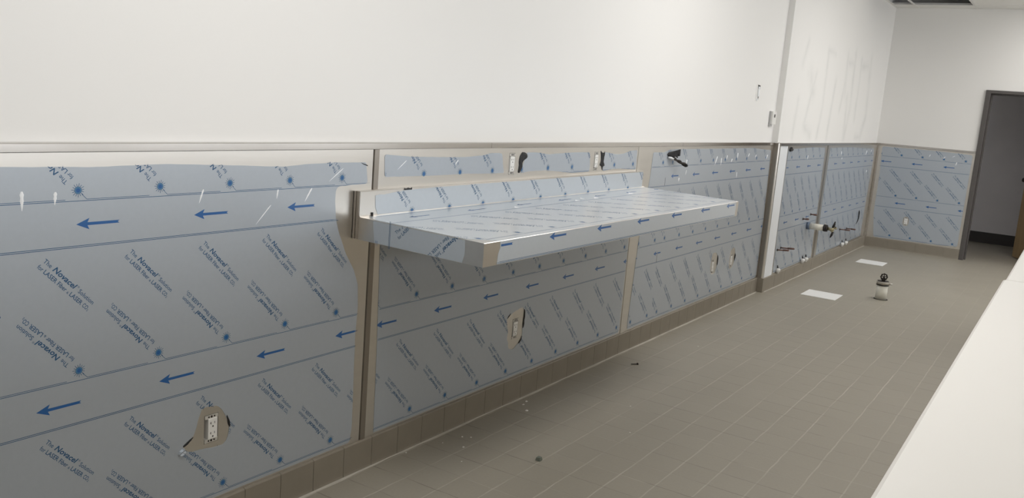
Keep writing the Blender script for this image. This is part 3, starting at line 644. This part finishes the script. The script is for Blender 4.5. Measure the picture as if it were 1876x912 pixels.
# cut-out with a loose box high on the wall
XW = -.02
t = thing('switch_box', (XW, 6.75, 1.56), 'gutted switch box recessed in the white wall above the panels', 'switch box')
mb = MB(); mw = mpL(XW)
mb.sheet([rect(6.715, 6.80, 1.563, 1.690)], mw, .0002, .0012).build('cut_edge', WHITEP, t)
mb = MB(); mb.sheet([[(6.745, 1.688), (6.80, 1.684), (6.798, 1.655), (6.785, 1.64), (6.787, 1.60), (6.772, 1.566), (6.764, 1.568), (6.775, 1.605), (6.772, 1.64), (6.75, 1.664)]], mw, .0012, .003).build('opening', BLACK, t)
mb = MB(); mb.sheet([rect(6.752, 6.773, 1.60, 1.675)], mw, .003, .010).sheet([rect(6.74, 6.765, 1.566, 1.585)], mw, .0012, .006).build('loose_cover', WRINK, t)
t = thing('thermostat', (XW, 7.17, 1.38), 'small white thermostat on the wall beside the wall step', 'thermostat')
MB().sheet([rect(7.135, 7.225, 1.395, 1.50)], mw, .0002, .028).build('case', WHITEP, t, .003)
MB().sheet([rect(7.165, 7.195, 1.452, 1.477)], mw, .0275, .0288).build('display', IRON, t)
MB().sheet([rect(7.118, 7.1345, 1.385, 1.50)], mw, .0002, .012).sheet([rect(7.12, 7.18, 1.378, 1.3945)], mw, .0002, .014).build('shadow_strips', mat('shadow_grey', (.42, .42, .42), .5), t)  # grey strips paint the shadow left of and below the case

# pipes and valves on the rear part of the left wall
t = thing('drain_pipe', (J, 8.504, .47), 'white drain pipe sticking out of the left wall, with a brass valve on its end', 'pipe')
MB().tube([(J + .0012, 8.504, .471), (J + .030, 8.504, .471)], .034, 24).build('wall_collar', mat('blue_grey_collar', (.11, .15, .22), .5), t)
MB().tube([(J + .030, 8.504, .471), (.205, 8.504, .471)], .029, 24).build('pipe', PVC, t)
MB().tube([(.205, 8.504, .471), (.225, 8.504, .471)], .035, 6).tube([(.225, 8.504, .471), (.240, 8.504, .471)], .031, 20).build('clamp', IRON, t)
MB().tube([(.212, 8.504, .506), (.222, 8.504, .512)], .006, 8).build('clamp_screw', GALV, t)
mb = MB().tube([(.240, 8.504, .471), (.275, 8.504, .466), (.30, 8.50, .470)], [.016, .015, .013], 14)
mb.tube([(.275, 8.504, .466), (.30, 8.504, .49), (.322, 8.504, .478)], .010, 10); mb.tube([(.275, 8.504, .46), (.292, 8.504, .445)], .012, 10)
vb = mb.build('valve_body', BRASS, t)
for pts in ([(.288, 8.50, .485), (.298, 8.50, .515), (.303, 8.50, .545)], [(.295, 8.50, .447), (.285, 8.50, .415), (.275, 8.50, .39)], [(.282, 8.50, .50), (.318, 8.50, .49)]):
    MB().tube(pts, [.009, .011, .005][:len(pts)] if len(pts) == 3 else [.008, .006], 8).build('valve_handle', IRON, t)
def copper(y, z, l, dz, label):
    t = thing('copper_pipe', (J, y, z), label, 'pipe', 'capped copper pipe stubs on the left wall')
    MB().tube([(J + .0012, y, z), (J + .0012 + l * .6, y, z + dz * .6)], .006, 12).build('pipe', COPPER, t)
    MB().tube([(J + l * .55, y, z + dz * .55), (J + l, y, z + dz), (J + l + .008, y, z + dz)], [.0085, .0085, .004], 12).build('end_cap', COPPER, t)
    MB().tube([(J + .0013, y, z), (J + .005, y, z)], .011, 14).build('escutcheon', IRON, t)
copper(7.607, .329, .095, .010, 'copper pipe stub low beside the white filmed corner strip, the darker lower one')
copper(7.70, .338, .115, .008, 'copper pipe stub low beside the white filmed corner strip, the longer upper one')
copper(8.325, .547, .05, .004, 'short copper stub above the drain pipe, nearest the camera')
copper(8.584, .573, .055, .001, 'copper stub above the drain pipe, close to the joint strip')
copper(9.917, .317, .105, .004, 'thin copper stub between the drain pipe and the dark torn slot, the nearer one')
copper(10.25, .300, .095, .000, 'thin copper stub between the drain pipe and the dark torn slot, the farther one')
def stop(y, label, x=J + .02, z=ZB):
    t = thing('stop_valve', (x, y, z), label, 'valve', 'small white stop valves on the tiled base')
    MB().tube([(x, y, z), (x, y, z + .012), (x, y, z + .014), (x, y, z + .040), (x, y, z + .044)], [.013, .013, .018, .018, .009], 14).build('body', WHITEP, t)
    MB().tube([(x, y, z + .040), (x - .004, y, z + .055), (x - .008, y + .004, z + .068)], [.006, .006, .004], 8).build('stem', IRON, t)
    MB().tube([(x, y, z + .028), (x + .022, y, z + .029)], .009, 10).build('outlet_nozzle', WHITEP, t)
stop(8.44, 'white stop valve on the tiled base under the drain pipe, the nearer of its pair')
stop(8.56, 'white stop valve on the tiled base under the drain pipe, the farther of its pair')
stop(10.06, 'white stop valve on the tiled base near the room corner, the nearer of its pair')
stop(10.24, 'white stop valve on the tiled base near the room corner, the farther of its pair')
stop(7.66, 'small stop valve on the tiled base right beside the white filmed corner strip', J + .014, ZB)

# ------------------------------------------------------------------ floor fittings
def floor_plate(x0, x1, y0, y1, label):
    t = thing('floor_cover', ((x0 + x1) / 2, (y0 + y1) / 2, 0), label, 'floor cover', 'square white floor covers')
    MB().box(x0, x1, y0, y1, .0004, .005).build('plate', PLATE, t, .0015)
    mb = MB().sheet([rect(x0 + .012, x1 - .012, y0 + .012, y1 - .012), rect(x0 + .018, x1 - .018, y0 + .018, y1 - .018)], lambda u, v, d: (u, v, .005 + d), -.0006, .0008); mb.build('rim', PLATE, t)
    return t
floor_plate(.320, .604, 7.50, 7.79, 'square white floor cover nearer the camera, left of the floor pipe')
floor_plate(.273, .547, 9.85, 10.13, 'square white floor cover farther off, near the end wall')
fx, fy = .880, 7.945
t = thing('floor_pipe', (fx, fy, 0), 'white pipe stub rising from the tiles with a hex nut and a black handwheel', 'pipe')
MB().tube([(fx, fy, 0), (fx, fy, .122)], .046, 32).build('pipe', PVC, t)
MB().tube([(fx, fy, .0003), (fx, fy, .002)], .058, 24).build('dark_gap', GROUT_D, t)
MB().tube([(fx, fy, .122), (fx, fy, .130)], .051, 28).tube([(fx, fy, .155), (fx, fy, .160)], .050, 6).build('clamp', IRON, t)
MB().tube([(fx, fy, .130), (fx, fy, .156)], .055, 6).build('hex_nut', mat('aged_nut', (.40, .37, .32), .5, .6), t)
MB().tube([(fx, fy, .160), (fx + .002, fy, .172), (fx + .004, fy, .186)], [.016, .012, .010], 12).build('valve_stem', IRON, t)
mb = MB(); wc = Vector((fx + .004, fy - .012, .196)); A_ = Vector((.95, .31, 0)); B_ = Vector((0, 0, 1))
mb.tube([wc + (A_ * math.cos(a) + B_ * math.sin(a)) * .024 for a in [2 * math.pi * k / 24 for k in range(25)]], .0055, 8, caps=False)
for k in range(5):
    a = 2 * math.pi * k / 5 + .3; mb.tube([wc, wc + (A_ * math.cos(a) + B_ * math.sin(a)) * .023], .0035, 6)
for k in range(8):
    a = 2 * math.pi * k / 8; c_ = wc + (A_ * math.cos(a) + B_ * math.sin(a)) * .026; mb.tube([c_ - Vector((0, .004, 0)), c_ + Vector((0, .004, 0))], .006, 6)
mb.tube([wc - Vector((0, .008, 0)), wc + Vector((0, .012, 0))], .007, 8)
mb.build('handwheel', IRON, t)
MB().tube([(fx + .05, fy, .14), (fx + .075, fy, .141)], .008, 8).build('side_lug', GALV, t)

# debris on the floor
for (x, y, s_) in ((.062, 3.542, .010), (.075, 3.491, .008), (.130, 3.435, .009), (.100, 2.960, .006), (.131, 2.982, .005), (.170, 2.872, .007), (.079, 2.849, .004), (.034, 2.664, .006), (.469, 3.859, .005), (.536, 2.529, .005), (.62, 3.536, .004), (.30, 5.2, .005), (.25, 2.75, .004)):
    mb = MB(); n = 6; R_ = [s_ * random.uniform(.5, 1) for _ in range(n)]; A0 = random.uniform(0, 6)
    vs = [(x + R_[k] * math.cos(A0 + k * 2 * math.pi / n), y + R_[k] * 1.2 * math.sin(A0 + k * 2 * math.pi / n), .0002) for k in range(n)] + [(x + R_[k] * .7 * math.cos(A0 + k * 2 * math.pi / n), y + R_[k] * .8 * math.sin(A0 + k * 2 * math.pi / n), s_ * random.uniform(.2, .45)) for k in range(n)]
    mb.add(vs, [(k, (k + 1) % n, (k + 1) % n + n, k + n) for k in range(n)] + [[k + n for k in range(n)], list(range(n))[::-1]])
    tag(mb.build('plaster_chip', CHIP), 'tiny white plaster chip lying on the tile floor', 'debris', 'plaster chips on the floor')
mb = MB(); x, y = .475, 2.978
mb.add([(x - .011, y - .012, .0002), (x + .012, y - .010, .0002), (x + .011, y + .012, .0002), (x - .010, y + .011, .0002), (x - .009, y - .010, .014), (x + .009, y - .009, .017), (x + .009, y + .009, .015), (x - .008, y + .010, .016)], [(3, 2, 1, 0), (4, 5, 6, 7), (0, 1, 5, 4), (1, 2, 6, 5), (2, 3, 7, 6), (3, 0, 4, 7)])
tag(mb.build('pebble', STONE, bevel=.002), 'small dark green-grey cube of rubble on a pale grout line', 'debris')
mb = MB().tube([(.165, 4.505, .004), (.190, 4.535, .004)], [.002, .003], 8).tube([(.190, 4.535, .004), (.193, 4.539, .004)], .0065, 8)
tag(mb.build('screw', IRON), 'single dark screw lying on the tiles near the wall base', 'screw')

# ------------------------------------------------------------------ the white counter in the foreground
CZ = 1.07
t = thing('service_counter', (2.3, 3.0, 0), 'long white solid-surface counter running along the right foreground', 'counter')
def slab(name, y0, y1, x0, lab=None):
    MB().box(x0, 2.66, y0, y1, CZ - .038, CZ).build(name, COUNTER, t, .006)
slab('counter_top', -1.6, 2.712, 2.0115); slab('counter_top', 2.7145, 7.6, 2.0175)
MB().box(2.05, 2.60, -1.55, 7.55, .12, CZ - .0385).build('front_panel', HALFWALL, t)
MB().box(2.045, 2.605, -1.56, 7.56, 0, .12).build('tile_base', TILE, t)

# ceiling lights
for i, (x, y) in enumerate(TROFFERS):
    # snapped to the ceiling grid opening nearest the wanted place
    lt = thing('ceiling_light', (x, y, CEIL), 'recessed rectangular ceiling light out of the photo, number order from the near end', 'ceiling light', 'recessed ceiling lights')
    w, h = .29, .59
    MB().sheet([rect(x - w - .02, x + w + .02, y - h - .02, y + h + .02), rect(x - w, x + w, y - h, y + h)], lambda u, v, d: (u, v, CEIL - .004 - d), -.003, .008).build('frame', TBAR, lt)
    MB().box(x - w, x + w, y - h, y + h, CEIL - .008, CEIL - .0045).build('diffuser', LEDM, lt)
    ld = bpy.data.lights.new('troffer_light', 'AREA'); ld.shape = 'RECTANGLE'; ld.size = 2 * w; ld.size_y = 2 * h; ld.energy = TROFFER_W; ld.color = (1, .975, .95)
    lo = bpy.data.objects.new('troffer_light', ld); COL.objects.link(lo); lo.location = (x, y, CEIL - .014)
    lt['label'] = 'recessed rectangular ceiling light'
